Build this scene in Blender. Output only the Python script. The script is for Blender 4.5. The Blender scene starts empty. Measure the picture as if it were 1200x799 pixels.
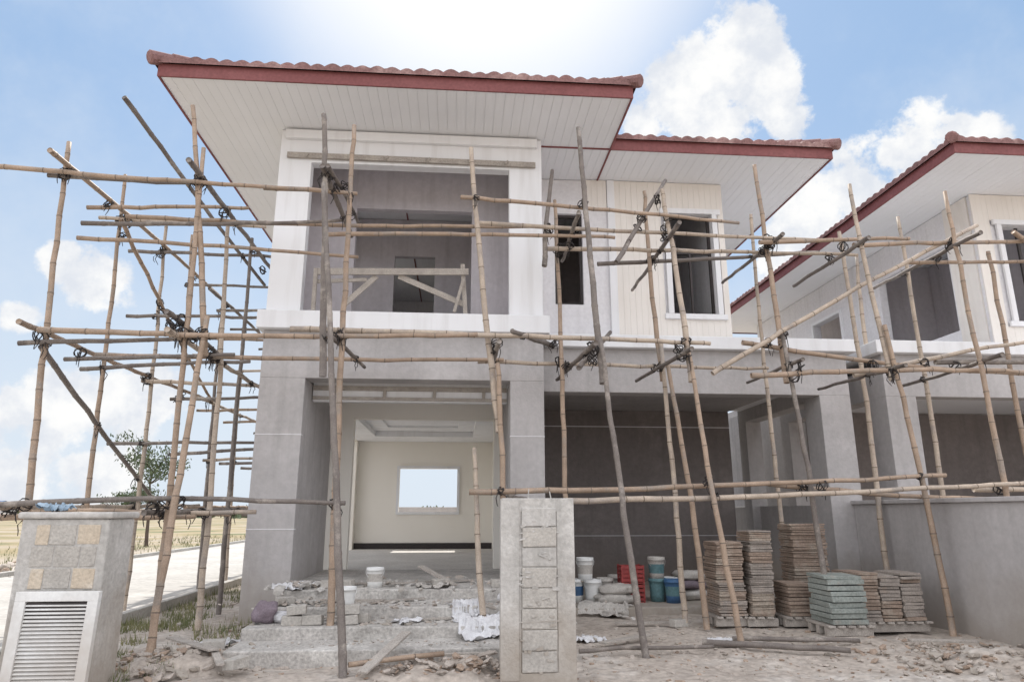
import bpy, math, random
from mathutils import Vector, Matrix, Euler, noise
random.seed(7)
R=random.uniform
scene=bpy.context.scene

# ------------------------------------------------------------------ materials
def new_mat(name):
    m=bpy.data.materials.new(name); m.use_nodes=True
    nt=m.node_tree; b=nt.nodes['Principled BSDF']
    return m,nt,b
def surf(name,c1,c2,scale=1.2,rough=.88,bump=.25,bscale=35,c3=None,stain=None,fine=.25,spec=.25,metal=0,dirt_shade=None):
    """mottled mineral / painted surface; c3 = patch colour, stain = vertical run-off colour, dirt = splash grime with painted occlusion shade near the ground"""
    m,nt,b=new_mat(name); N=nt.nodes; Lk=nt.links
    tc=N.new('ShaderNodeTexCoord')
    def nz(sc,det=4,vec=None,r=.6):
        n=N.new('ShaderNodeTexNoise'); n.inputs['Scale'].default_value=sc; n.inputs['Detail'].default_value=det
        n.inputs['Roughness'].default_value=r
        Lk.new(vec or tc.outputs['Object'],n.inputs['Vector']); return n.outputs['Fac']
    def rng(v,a,bb,lo=0,hi=1):
        r=N.new('ShaderNodeMapRange'); r.inputs[1].default_value=a; r.inputs[2].default_value=bb
        r.inputs[3].default_value=lo; r.inputs[4].default_value=hi; Lk.new(v,r.inputs[0]); return r.outputs[0]
    def mix(f,a,bb,mode='MIX'):
        x=N.new('ShaderNodeMix'); x.data_type='RGBA'; x.blend_type=mode
        if isinstance(f,float): x.inputs[0].default_value=f
        else: Lk.new(f,x.inputs[0])
        for i,c in ((6,a),(7,bb)):
            if isinstance(c,tuple): x.inputs[i].default_value=(*c,1)
            else: Lk.new(c,x.inputs[i])
        return x.outputs[2]
    big=nz(scale,4)
    col=mix(rng(big,.3,.7),c1,c2)
    if c3: col=mix(rng(nz(scale*.45+.3,5,r=.7),.52,.64),col,c3)
    if stain:
        mp=N.new('ShaderNodeMapping'); mp.inputs['Scale'].default_value=(4,4,.35)
        Lk.new(tc.outputs['Object'],mp.inputs['Vector'])
        col=mix(rng(nz(1.2,4,mp.outputs[0]),.5,.75,0,.6),col,stain)
    if fine>.06:
        g=rng(nz(scale*14,3),.3,.7,1-fine,1+fine*.4)
        cc=N.new('ShaderNodeCombineColor')
        for i in range(3): Lk.new(g,cc.inputs[i])
        col=mix(1.0,col,cc.outputs[0],'MULTIPLY')
    if dirt_shade:  # brown splash grime that also paints occlusion-like darkening along the base
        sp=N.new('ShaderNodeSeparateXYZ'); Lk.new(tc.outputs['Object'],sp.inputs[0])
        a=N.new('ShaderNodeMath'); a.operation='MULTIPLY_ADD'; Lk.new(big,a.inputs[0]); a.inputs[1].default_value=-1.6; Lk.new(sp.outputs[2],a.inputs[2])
        col=mix(rng(a.outputs[0],-.75,.05,.75,0),col,dirt_shade)
    Lk.new(col,b.inputs['Base Color'])
    b.inputs['Roughness'].default_value=rough; b.inputs['Specular IOR Level'].default_value=spec
    b.inputs['Metallic'].default_value=metal
    if bump>.13:
        bp=N.new('ShaderNodeBump'); bp.inputs['Strength'].default_value=bump; bp.inputs['Distance'].default_value=.02
        Lk.new(nz(bscale,2),bp.inputs['Height']); Lk.new(bp.outputs[0],b.inputs['Normal'])
    return m
WHITE=surf('white_paint',(.82,.825,.845),(.775,.78,.80),.8,.8,.1,20,stain=(.64,.63,.63),fine=.05)
WALLW=surf('primer_wall',(.79,.78,.80),(.725,.715,.735),1.1,.85,.12,20,c3=(.77,.76,.775),stain=(.62,.605,.61),fine=.08)
SOFF=surf('soffit_board',(.82,.83,.855),(.77,.78,.80),.6,.7,.05,10,fine=.04)
GREY=surf('cement_render',(.48,.46,.458),(.41,.392,.39),.9,.9,.2,30,c3=(.50,.48,.478),stain=(.35,.335,.33),fine=.09,dirt_shade=(.33,.29,.25))
GREYD=surf('cement_render_dark',(.26,.23,.22),(.215,.19,.182),.7,.9,.2,26,c3=(.285,.255,.243),fine=.12,stain=(.18,.16,.155),dirt_shade=(.2,.17,.145))
MAUVE=surf('balcony_primer',(.60,.565,.59),(.53,.50,.52),.9,.88,.12,26,stain=(.42,.39,.4),fine=.08)
BEIGE=surf('cream_interior_paint',(.88,.85,.79),(.85,.815,.75),.7,.85,.1,18,fine=.04)
CONC=surf('raw_concrete',(.54,.52,.495),(.43,.41,.385),1.6,.92,.4,28,c3=(.60,.58,.555),stain=(.31,.30,.28),fine=.2,dirt_shade=(.33,.28,.23))
STEP=surf('dusty_concrete_step',(.56,.53,.50),(.38,.36,.335),2.2,.93,.45,22,c3=(.64,.615,.58),fine=.35)
FLOOR=surf('dusty_interior_screed',(.68,.65,.61),(.54,.51,.475),1.3,.9,.15,22,fine=.2)
BLOCK=surf('aerated_block',(.60,.52,.42),(.50,.42,.33),3,.95,.4,40,c3=(.64,.58,.5),fine=.2)
BLOCKG=surf('cement_block',(.50,.47,.43),(.40,.375,.345),3,.95,.4,40,fine=.22)
SIDE=surf('cream_siding',(.815,.775,.73),(.765,.725,.68),1,.7,.08,10,fine=.05,stain=(.70,.65,.60))
FASC=surf('red_brown_fascia',(.24,.09,.09),(.185,.063,.063),1.5,.6,.1,14,fine=.2)
TILE=surf('terracotta_tile',(.29,.16,.155),(.185,.105,.10),2.2,.75,.3,24,c3=(.37,.245,.23),fine=.3)
FRAME=surf('dark_window_frame',(.06,.05,.05),(.045,.04,.04),2,.5,.03,10)
WOODG=surf('grey_formwork_board',(.50,.455,.41),(.35,.315,.285),5,.88,.35,50,fine=.35)
PLAST=surf('white_plastic',(.80,.80,.79),(.70,.70,.68),1.5,.45,.05,10,fine=.08,spec=.5)
PANEL=surf('dusty_white_louvre',(.78,.78,.77),(.66,.655,.64),2,.55,.05,10,fine=.1,spec=.4,dirt_shade=(.48,.43,.38))
ROADM=surf('concrete_road',(.47,.45,.42),(.39,.37,.345),.5,.9,.25,14,c3=(.50,.475,.445),fine=.2)
KERBM=surf('kerb_concrete',(.48,.46,.43),(.38,.36,.33),1.5,.9,.35,20,fine=.2)
BLUE=surf('blue_plastic',(.06,.15,.30),(.05,.11,.22),2,.45,.05,10,spec=.5)
TEAL=surf('teal_plastic',(.13,.25,.27),(.1,.19,.21),2,.5,.05,10,spec=.5)
RED=surf('red_plastic',(.36,.05,.045),(.28,.04,.04),2,.45,.05,10,spec=.5)
SACK=surf('sack_cloth',(.58,.55,.51),(.42,.39,.36),4,.8,.3,20,fine=.25)
SACKM=surf('mauve_sack',(.26,.21,.24),(.19,.155,.18),4,.8,.3,20)
SHEET=surf('dusty_plastic_sheet',(.74,.74,.76),(.60,.59,.60),5,.55,.2,20,fine=.15,spec=.5)
PALEB=surf('pale_blue_plastic',(.42,.52,.62),(.3,.4,.5),3,.5,.1,10)
PAVG=surf('paver_greygreen',(.35,.38,.355),(.25,.27,.25),3,.9,.3,30,c3=(.36,.31,.26),fine=.3)
PAVB=surf('paver_brown',(.39,.30,.24),(.27,.205,.165),3,.9,.3,30,c3=(.42,.36,.30),fine=.35)
PAVS=surf('roof_tile_stack_grey',(.40,.35,.31),(.27,.235,.21),4,.9,.3,30,c3=(.36,.28,.225),fine=.35)
RUB=surf('rubble_stone',(.52,.46,.41),(.36,.31,.27),5,.95,.3,30,fine=.3)
RUBR=surf('rubble_brown',(.42,.32,.25),(.31,.235,.185),5,.95,.3,30,fine=.3)
ROPE=surf('dark_lashing',(.06,.052,.05),(.04,.036,.036),20,.9,.1,80)
BAM=[surf('bamboo_tan',(.42,.31,.23),(.28,.205,.15),5,.62,.1,40,c3=(.29,.24,.20),fine=.25,spec=.4),
     surf('bamboo_pale',(.52,.43,.345),(.37,.30,.24),5,.62,.1,40,c3=(.33,.285,.25),fine=.25,spec=.4),
     surf('bamboo_grey',(.22,.19,.17),(.14,.12,.11),6,.7,.1,40,c3=(.34,.30,.265),fine=.3,spec=.3)]
BNODE=surf('bamboo_node',(.21,.165,.13),(.14,.11,.09),9,.8,.1,40)
BARK=surf('tree_bark',(.12,.09,.07),(.08,.06,.05),5,.9,.1,30)
def leafmat(name,a,b2):
    m,nt,b=new_mat(name); n=nt.nodes.new('ShaderNodeTexNoise'); n.inputs['Scale'].default_value=2.5
    tc=nt.nodes.new('ShaderNodeTexCoord'); nt.links.new(tc.outputs['Object'],n.inputs['Vector'])
    r=nt.nodes.new('ShaderNodeValToRGB'); r.color_ramp.elements[0].color=(*a,1); r.color_ramp.elements[1].color=(*b2,1)
    r.color_ramp.elements[0].position=.35; r.color_ramp.elements[1].position=.65
    nt.links.new(n.outputs['Fac'],r.inputs[0]); nt.links.new(r.outputs[0],b.inputs['Base Color']); b.inputs['Roughness'].default_value=.7
    return m
LEAF=leafmat('leaves',(.055,.08,.04),(.11,.14,.07))
GRASS=leafmat('grass_blades',(.10,.12,.045),(.24,.23,.11))

# ------------------------------------------------------------------ mesh builder
class MB:
    def __init__(s): s.v=[]; s.f=[]; s.m=[]
    def quadbox(s,c,mi):
        i=len(s.v); s.v+=c
        for q in ((0,3,2,1),(4,5,6,7),(0,1,5,4),(1,2,6,5),(2,3,7,6),(3,0,4,7)):
            s.f.append(tuple(i+k for k in q)); s.m.append(mi)
    def box(s,x0,x1,y0,y1,z0,z1,mi=0):
        s.quadbox([(x0,y0,z0),(x1,y0,z0),(x1,y1,z0),(x0,y1,z0),(x0,y0,z1),(x1,y0,z1),(x1,y1,z1),(x0,y1,z1)],mi)
    def obox(s,c,size,eul,mi=0,jit=0):
        M=Euler(eul).to_matrix(); c=Vector(c); h=[k/2 for k in size]
        s.quadbox([tuple(c+M@Vector((sx*h[0]+R(-jit,jit),sy*h[1]+R(-jit,jit),sz*h[2]+R(-jit,jit)))) for sz in(-1,1) for sx,sy in((-1,-1),(1,-1),(1,1),(-1,1))],mi)
    def beam(s,a,b,w,h,mi=0):
        a=Vector(a); b=Vector(b); d=(b-a).normalized(); up=Vector((0,0,1)) if abs(d.z)<.9 else Vector((0,1,0))
        x=d.cross(up).normalized(); y=x.cross(d)
        s.quadbox([tuple(p+x*(i*w/2)+y*(j*h/2)) for p in(a,b) for i,j in((-1,-1),(1,-1),(1,1),(-1,1))],mi)
    def tube(s,pts,rad,n=8,mi=0,mis=None,cap=True):
        i0=len(s.v); L=len(pts)
        for k,pq in enumerate(pts):
            pq=Vector(pq); a=Vector(pts[max(k-1,0)]); b=Vector(pts[min(k+1,L-1)]); d=(b-a).normalized()
            up=Vector((0,0,1)) if abs(d.z)<.8 else Vector((1,0,0))
            x=d.cross(up).normalized(); y=d.cross(x)
            for j in range(n):
                t=2*math.pi*j/n; s.v.append(tuple(pq+(x*math.cos(t)+y*math.sin(t))*rad[k]))
        for k in range(L-1):
            for j in range(n):
                a=i0+k*n+j; b=i0+k*n+(j+1)%n
                s.f.append((a,b,b+n,a+n)); s.m.append(mis[k] if mis else mi)
        if cap:
            s.f.append(tuple(i0+j for j in range(n))); s.m.append(mi)
            s.f.append(tuple(i0+(L-1)*n+j for j in range(n))); s.m.append(mi)
    def lathe(s,c,prof,n=20,mi=0,mis=None):
        i0=len(s.v)
        for r,z in prof:
            for j in range(n):
                t=2*math.pi*j/n; s.v.append((c[0]+r*math.cos(t),c[1]+r*math.sin(t),c[2]+z))
        for k in range(len(prof)-1):
            for j in range(n):
                a=i0+k*n+j; b=i0+k*n+(j+1)%n
                s.f.append((a,b,b+n,a+n)); s.m.append(mis[k] if mis else mi)
    def solid(s,b,openings=(),mi=0):
        """box b=(x0,x1,y0,y1,z0,z1) with box-shaped openings removed, single clean skin"""
        ax=[]
        for k in range(3):
            vals={b[2*k],b[2*k+1]}
            for o in openings:
                for q in(o[2*k],o[2*k+1]):
                    if b[2*k]<q<b[2*k+1]: vals.add(q)
            ax.append(sorted(vals))
        n=[len(a)-1 for a in ax]
        def full(i,j,k):
            if i<0 or j<0 or k<0 or i>=n[0] or j>=n[1] or k>=n[2]: return False
            c=[(ax[0][i]+ax[0][i+1])/2,(ax[1][j]+ax[1][j+1])/2,(ax[2][k]+ax[2][k+1])/2]
            for o in openings:
                if all(o[2*q]<c[q]<o[2*q+1] for q in range(3)): return False
            return True
        vid={}
        def V(i,j,k):
            if (i,j,k) not in vid: vid[(i,j,k)]=len(s.v); s.v.append((ax[0][i],ax[1][j],ax[2][k]))
            return vid[(i,j,k)]
        for i in range(n[0]):
            for j in range(n[1]):
                for k in range(n[2]):
                    if not full(i,j,k): continue
                    F=[]
                    if not full(i-1,j,k):F.append([(0,0,0),(0,0,1),(0,1,1),(0,1,0)])
                    if not full(i+1,j,k):F.append([(1,0,0),(1,1,0),(1,1,1),(1,0,1)])
                    if not full(i,j-1,k):F.append([(0,0,0),(1,0,0),(1,0,1),(0,0,1)])
                    if not full(i,j+1,k):F.append([(0,1,0),(0,1,1),(1,1,1),(1,1,0)])
                    if not full(i,j,k-1):F.append([(0,0,0),(0,1,0),(1,1,0),(1,0,0)])
                    if not full(i,j,k+1):F.append([(0,0,1),(1,0,1),(1,1,1),(0,1,1)])
                    for q in F:
                        s.f.append(tuple(V(i+a,j+b2,k+c2) for a,b2,c2 in q)); s.m.append(mi)
    def build(s,name,mats,parent=None,smooth=False,bevel=0):
        me=bpy.data.meshes.new(name); me.from_pydata([tuple(v) for v in s.v],[],s.f)
        for m in (mats if isinstance(mats,(list,tuple)) else [mats]): me.materials.append(m)
        me.polygons.foreach_set('material_index',s.m)
        if smooth: me.polygons.foreach_set('use_smooth',[True]*len(s.f))
        me.update(); ob=bpy.data.objects.new(name,me); scene.collection.objects.link(ob)
        if parent: ob.parent=parent
        if bevel:
            bv=ob.modifiers.new('bevel','BEVEL'); bv.width=bevel; bv.segments=2; bv.limit_method='ANGLE'
        return ob
def empty(name):
    e=bpy.data.objects.new(name,None); scene.collection.objects.link(e); return e
def one(name,mat,parent,boxes,bevel=.008,ops=()):
    m=MB()
    for b in boxes: m.solid(b,ops)
    return m.build(name,mat,parent,bevel=bevel)

# ------------------------------------------------------------------ ground
def gh(x,y):
    f=min(1,max(0,(x+4.2)/.8))*min(1,max(0,(30-y)/8))*min(1,max(0,(40-x)/10))
    n=noise.noise(Vector((x*.9,y*.9,0)))*.045+noise.noise(Vector((x*2.7,y*2.7,3)))*.028+noise.noise(Vector((x*8,y*8,5)))*.010
    return (n-.03)*f-.02*(1-f)
def axis(a,b,st,far):
    v=[a+i*st for i in range(int((b-a)/st)+1)]; d=st; lo=[];hi=[]
    q=v[0]
    while q>-far: d*=1.35; q-=d; lo.append(q)
    d=st; q=v[-1]
    while q<far: d*=1.35; q+=d; hi.append(q)
    return lo[::-1]+v+hi
gx=axis(-6,9,.08,4000); gy=axis(3.5,13,.08,4000)
me=bpy.data.meshes.new('ground')
vs=[(x,y,gh(x,y)) for y in gy for x in gx]; nx=len(gx)
fs=[(j*nx+i,j*nx+i+1,(j+1)*nx+i+1,(j+1)*nx+i) for j in range(len(gy)-1) for i in range(nx-1)]
me.from_pydata(vs,[],fs); me.polygons.foreach_set('use_smooth',[True]*len(fs))
g=bpy.data.objects.new('ground',me); scene.collection.objects.link(g)
gm=surf('site_earth',(.51,.45,.395),(.39,.335,.29),.9,.95,.5,18,c3=(.56,.515,.47),fine=.35)
nt=gm.node_tree; N=nt.nodes; Lk=nt.links; b=N['Principled BSDF']
old=b.inputs['Base Color'].links[0].from_socket
tc=N.new('ShaderNodeTexCoord'); sx=N.new('ShaderNodeSeparateXYZ'); Lk.new(tc.outputs['Object'],sx.inputs[0])
def mr(v,a,bb,lo=0,hi=1):
    r=N.new('ShaderNodeMapRange'); r.inputs[1].default_value=a; r.inputs[2].default_value=bb; r.inputs[3].default_value=lo; r.inputs[4].default_value=hi
    Lk.new(v,r.inputs[0]); return r.outputs[0]
n1=N.new('ShaderNodeTexNoise'); n1.inputs['Scale'].default_value=.16; n1.inputs['Detail'].default_value=8; Lk.new(tc.outputs['Object'],n1.inputs['Vector'])
rp=N.new('ShaderNodeValToRGB'); Lk.new(n1.outputs['Fac'],rp.inputs[0]); e=rp.color_ramp.elements
e[0].position=.36; e[0].color=(.13,.14,.07,1); e[1].position=.62; e[1].color=(.34,.29,.23,1)
q=e.new(.47); q.color=(.28,.225,.13,1)
mx=N.new('ShaderNodeMath'); mx.operation='MAXIMUM'
Lk.new(mr(sx.outputs[0],-12,-17),mx.inputs[0]); Lk.new(mr(sx.outputs[1],24,36),mx.inputs[1])
mm=N.new('ShaderNodeMix'); mm.data_type='RGBA'; Lk.new(mx.outputs[0],mm.inputs[0]); Lk.new(old,mm.inputs[6]); Lk.new(rp.outputs[0],mm.inputs[7])
Lk.new(mm.outputs[2],b.inputs['Base Color']); me.materials.append(gm)

rd=MB(); y=2.0
while y<140:      # cast in bays with joints
    rd.solid((-10.6,-7.675,y,y+4.985,-.06,.012)); rd.solid((-7.66,-4.72,y,y+4.985,-.06,.014)); y+=5
rd.build('concrete_road',ROADM)
kb=MB()
y=2.0
while y<60:
    kb.box(-4.72,-4.58,y,y+.985,-.05,.13); y+=1
kb.build('road_kerb',KERBM,bevel=.012)
kb=MB(); y=2.0
while y<90:
    kb.box(-10.74,-10.6,y,y+.985,-.05,.12); y+=1
kb.build('road_kerb',KERBM,bevel=.012)

# grass verge
gr=MB()
for i in range(10500):
    if i<4400: x,y=R(-4.55,-3.6),R(6.5,16)
    elif i<6500: x,y=R(-4.5,-2.6),R(7,11)
    else: x,y=-11.2-abs(random.gauss(0,4)),R(14,48)
    if noise.noise(Vector((x*1.3,y*1.3,9)))<(.05 if i>=6500 else -.08): continue
    far=i>=6500
    z=-.02 if far else gh(x,y); h=R(.04,.16)*(1.4 if far else 1); a=R(0,6.28); w=R(.004,.009)*(3 if far else 1); dx,dy=math.cos(a)*w,math.sin(a)*w; lx,ly=R(-.06,.06),R(-.06,.06)
    i0=len(gr.v); gr.v+=[(x-dx,y-dy,z-.01),(x+dx,y+dy,z-.01),(x+lx,y+ly,z+h)]; gr.f.append((i0,i0+1,i0+2)); gr.m.append(0)
gr.build('grass',GRASS)

# ------------------------------------------------------------------ roof tools
def slope(m,P,a,n,L,D,z0,tanp):
    P=Vector(P); a=Vector(a); n=Vector(n); ns=int(L/.04); course=.36; maxd=D/2; nc=int(maxd/course)+1
    prof=[]; tj={}
    for i in range(ns+1):
        t=L*i/ns; lim=max(0,min(t,L-t,maxd)); w=abs(math.sin(math.pi*t/.22))*.05; ti=int(t/.22)
        row=[]
        for k in range(nc+1):
            j=tj.setdefault((ti,k),R(-.006,.006))
            for d,off in ((k*course,.03+j),((k+1)*course-.004,0.0+j)):
                dd=min(d,lim); q=P+a*t+n*(dd-.06-(j*1.5 if k==0 else 0)); row.append((q.x,q.y,z0+dd*tanp+w+.01+off))
        skirt=P+a*t+n*(-.055); row=[(skirt.x,skirt.y,z0-.02)]+row
        prof.append(row)
    i0=len(m.v); c=len(prof[0])
    for r in prof: m.v+=r
    for i in range(ns):
        for k in range(c-1):
            m.f.append((i0+i*c+k,i0+(i+1)*c+k,i0+(i+1)*c+k+1,i0+i*c+k+1)); m.m.append(0)
def caps(m,p0,p1):
    p0=Vector(p0); p1=Vector(p1); L=(p1-p0).length; d=(p1-p0)/L; k=0.0
    while k<L:
        a=p0+d*k; b=p0+d*min(k+.40,L+.05)
        m.tube([a,a+d*.02,b],[.08,.105,.085],10); k+=.34
def hiproof(par,x0,x1,y0,y1,z,tanp=.5):
    """x0..y1 = fascia outer faces, z = top of fascia"""
    m=MB(); W=x1-x0; D=y1-y0; mn=min(W,D)
    slope(m,(x0,y0,0),(1,0,0),(0,1,0),W,mn,z,tanp)
    slope(m,(x1,y1,0),(-1,0,0),(0,-1,0),W,mn,z,tanp)
    slope(m,(x1,y0,0),(0,1,0),(-1,0,0),D,mn,z,tanp)
    slope(m,(x0,y1,0),(0,-1,0),(1,0,0),D,mn,z,tanp)
    m.build('roof_tiles',TILE,par)
    c=MB(); h=mn/2; zz=z+.05; hz=z+.08+h*tanp
    for cx,cy,sx_,sy_ in((x0,y0,1,1),(x1,y0,-1,1),(x0,y1,1,-1),(x1,y1,-1,-1)):
        caps(c,(cx-sx_*.1,cy-sy_*.1,zz-.02),(cx+sx_*h,cy+sy_*h,hz))
    if W>D: caps(c,(x0+h,y0+h,hz),(x1-h,y0+h,hz))
    else: caps(c,(x0+h,y0+h,hz),(x0+h,y1-h,hz))
    c.build('hip_and_ridge_caps',TILE,par,smooth=False)
    f=MB(); zt=z-.0; zb=z-.21
    f.box(x0,x1,y0,y0+.03,zb,zt); f.box(x0,x1,y1-.03,y1,zb,zt)
    f.box(x0,x0+.03,y0+.03,y1-.03,zb,zt); f.box(x1-.03,x1,y0+.03,y1-.03,zb,zt)
    f.build('fascia_boards',FASC,par,bevel=.004)
def soffit(par,x0,x1,y0,y1,z,name='soffit_boards'):
    m=MB(); x=x0
    while x<x1-.01:
        e_=min(x+.1465,x1); m.box(x,e_,y0,y1,z+R(0,.002),z+.012); x+=.15
    m.box(x0,x1,y0,y1,z+.013,z+.03); m.build(name,SOFF,par)
def siding(m,x0,x1,yf,z0,z1,ops):
    x=x0
    while x<x1-.01:
        e_=min(x+.1095,x1); segs=[(z0,z1)]
        for (a,b_,c_,d_) in ops:
            if e_>a and x<b_:
                ns=[]
                for (p_,q_) in segs:
                    if c_>p_: ns.append((p_,min(c_,q_)))
                    if d_<q_: ns.append((max(d_,p_),q_))
                segs=ns
        for p_,q_ in segs: m.box(x,e_,yf+R(0,.0015),yf+.009,p_,q_); m.box(x,e_+.0025,yf+.0095,yf+.03,p_,q_)
        x+=.112
def winframe(m,x0,x1,z0,z1,y,w=.09,t=.05,ov=.06):
    m.box(x0-w-ov,x1+w+ov,y-t,y,z1,z1+w); m.box(x0-w-ov,x1+w+ov,y-t,y,z0-w,z0)
    m.box(x0-w,x0,y-t+.003,y,z0,z1); m.box(x1,x1+w,y-t+.003,y,z0,z1)

# ------------------------------------------------------------------ main house
H=empty('two_storey_house'); ZS=7.70
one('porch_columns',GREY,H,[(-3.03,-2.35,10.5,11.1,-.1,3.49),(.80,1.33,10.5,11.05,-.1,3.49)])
gv=MB()   # control joints / plaster beads
for z in(2.62,1.25):
    gv.box(-3.034,-2.346,10.494,10.6,z,z+.012); gv.box(.796,1.334,10.494,10.6,z,z+.012)
gv.build('plaster_joint_beads',WALLW,H)
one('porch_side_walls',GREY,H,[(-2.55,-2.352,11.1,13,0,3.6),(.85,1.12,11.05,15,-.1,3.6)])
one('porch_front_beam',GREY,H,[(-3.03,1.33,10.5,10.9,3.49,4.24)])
one('balcony_slab',WHITE,H,[(-3.12,1.42,10.36,12.98,4.24,4.53)],bevel=.012)
one('porch_ceiling',WHITE,H,[(-3.0,1.3,10.9,13.0,3.6,3.7)])
l=MB(); l.box(-2.34,.79,11.06,11.2,3.22,3.598); l.build('porch_inner_lintel',WHITE,H,bevel=.01)
l=MB(); l.beam((-2.33,11.03,3.43),(.78,11.03,3.43),.04,.07); l.beam((-2.33,11.03,3.27),(.78,11.03,3.26),.035,.05)
for x in(-2.0,-1.2,-.4,.4): l.beam((x,11.035,3.24),(x+.01,11.035,3.46),.05,.03)
l.build('lintel_timber_battens',WOODG,H)
one('entrance_wall',BEIGE,H,[(-2.55,.85,13,13.2,.5,3.6)],ops=[(-1.95,.68,12.9,13.3,.4,3.2)])
one('interior_left_wall',BEIGE,H,[(-3.03,-2.83,13,20,-.1,3.6)],ops=[(-3.2,-2.7,13.4,16.5,.503,3.45),(-3.2,-2.7,16.7,19.7,.503,3.45)])  # large unseen side openings, added to bring light into the room
one('interior_right_wall',BEIGE,H,[(1.0,1.2,15.2,20,.5,3.6),(.9,1.12,13.2,15,.5,3.6)],ops=[(.9,1.3,16,18.5,.5,3.1)])
one('rear_wall',BEIGE,H,[(-3.03,6.1,20,20.2,-.1,3.6)],ops=[(-1.64,0,19.9,20.3,1.5,2.7),(1.6,5.6,19.9,20.3,.6,3.4)])
s=MB(); s.box(-2.83,1.0,19.97,19.998,.503,.66); s.build('skirting',FRAME,H)
s=MB(); winframe(s,-1.64,0,1.5,2.7,19.99,.07,.04,0); s.build('rear_window_frame',WHITE,H)
one('interior_floor',FLOOR,H,[(-2.83,1.0,13.0,20,-.1,.5),(1.2,6.1,15.2,20,-.1,.5)])
one('interior_ceiling',WHITE,H,[(-2.83,1.0,13.2,20,3.46,3.6)],ops=[(-2.2,.4,14.2,18.6,3.3,3.7)])
one('ceiling_tray',WHITE,H,[(-2.83,1.0,13.2,20,3.603,3.7)],ops=[(-1.8,0,15.0,17.8,3.5,3.66)])
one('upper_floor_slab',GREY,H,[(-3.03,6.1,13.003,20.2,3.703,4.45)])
st=MB()
for i,(yf,z) in enumerate([(7.7,.125),(8.3,.25),(8.95,.375)]):
    st.solid((-2.35,1.2,yf,[8.3,8.95,9.7][i],-.2,z))
st.solid((-2.349,1.199,9.7,10.5,-.2,.5)); st.solid((-2.35,.8,10.5,13.0,-.2,.5))
st.build('entrance_steps',STEP,H,bevel=.015)
# garage part
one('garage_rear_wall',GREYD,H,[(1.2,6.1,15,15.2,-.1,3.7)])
ln=MB(); ln.box(1.2,6.1,14.994,14.999,3.33,3.35); ln.box(1.2,6.1,14.994,14.999,1.0,1.012); ln.build('render_joint_lines',WALLW,H)
one('garage_beams',GREY,H,[(1.33,6.75,11.2,11.5,3.45,4.2),(6.4,6.75,11.5,15.2,3.45,4.0)])
one('garage_ceiling',SOFF,H,[(1.12,6.4,11.5,15,3.72,4.0)])
one('garage_roof_slab',WHITE,H,[(1.425,6.9,11.05,11.9,4.2,4.42),(5.03,6.9,11.9,15.3,4.2,4.42)],bevel=.01)
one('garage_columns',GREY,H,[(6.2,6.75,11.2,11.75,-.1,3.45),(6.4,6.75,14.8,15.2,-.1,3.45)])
one('garage_floor',CONC,H,[(1.13,6.5,10.9,15,-.15,.09)],bevel=.015)
# upper storey
one('upper_front_wall',WHITE,H,[(-3.03,1.33,10.5,10.7,4.53,ZS)],ops=[(-2.51,.78,10.4,10.8,4.4,7.12)])
l=MB(); l.box(-2.95,1.25,10.42,10.497,7.52,7.68); l.build('lintel_moulding',WHITE,H,bevel=.01)
l=MB(); l.beam((-2.9,10.46,7.22),(1.22,10.46,7.2),.05,.09)
for x in(-2.6,-1.9,-1.3,-.6,.1,.7): l.beam((x,10.42,7.18),(x+.05,10.42,7.24),.03,.03)
l.build('formwork_strip',WOODG,H)
one('upper_side_walls',WALLW,H,[(-3.03,-2.83,10.7,20.2,4.53,ZS)],ops=[(-3.2,-2.7,12.3,13.6,5.3,7.0),(-3.2,-2.7,15.5,18,5.3,7.0)])
one('upper_right_wall',WALLW,H,[(4.83,5.03,12.1,20.2,4.45,ZS)],ops=[(4.7,5.2,14.5,16.5,5.3,7.0)])
one('balcony_return_walls',MAUVE,H,[(-2.83,-2.80,10.7,11.7,4.53,ZS),(1.05,1.13,10.7,11.7,4.53,ZS)])
one('upper_return_wall',WALLW,H,[(1.13,1.33,10.7,12.1,4.43,ZS)])
one('balcony_rear_wall',MAUVE,H,[(-2.83,1.13,11.7,11.85,4.53,ZS)],ops=[(-1.92,.18,11.6,11.95,4.4,6.88)])
one('bedroom_wall',MAUVE,H,[(-2.83,1.13,14,14.15,4.45,ZS)],ops=[(-1.43,-.57,13.9,14.3,4.4,6.85)])
one('bedroom_side_wall',MAUVE,H,[(1.13,1.28,12.1,20,4.45,ZS)])
one('upper_setback_wall',WALLW,H,[(1.33,5.03,11.9,12.1,4.42,ZS)],ops=[(1.74,2.27,11.8,12.2,5.2,7.0),(3.94,4.78,11.8,12.2,5.05,7.05)])
one('upper_rear_wall',WALLW,H,[(-2.83,4.83,20,20.2,4.45,ZS)])
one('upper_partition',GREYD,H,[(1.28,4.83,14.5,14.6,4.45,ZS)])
m=MB(); siding(m,2.9,5.035,11.865,4.42,ZS,[(3.85,4.87,4.96,7.14)]); siding(m,2.35,2.75,11.865,7.1,ZS,[]); m.build('cream_siding_boards',SIDE,H)
m=MB(); winframe(m,3.94,4.78,5.05,7.05,11.87,.1,.06,.07); m.box(2.76,2.9,11.84,11.9,4.43,ZS)
m.build('window_surround',WHITE,H,bevel=.006)
m=MB()
for a,b_ ,z0,z1 in((1.74,2.27,5.2,7.0),(3.94,4.78,5.05,7.05)):
    m.box(a,a+.05,11.98,12.03,z0,z1); m.box(b_-.05,b_,11.98,12.03,z0,z1); m.box(a+.05,b_-.05,11.98,12.03,z1-.05,z1); m.box(a+.05,b_-.05,11.98,12.03,z0,z0+.05)
m.box(3.99,4.73,11.983,12.023,6.28,6.32); m.box(4.34,4.38,11.985,12.025,5.1,6.28)
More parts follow.
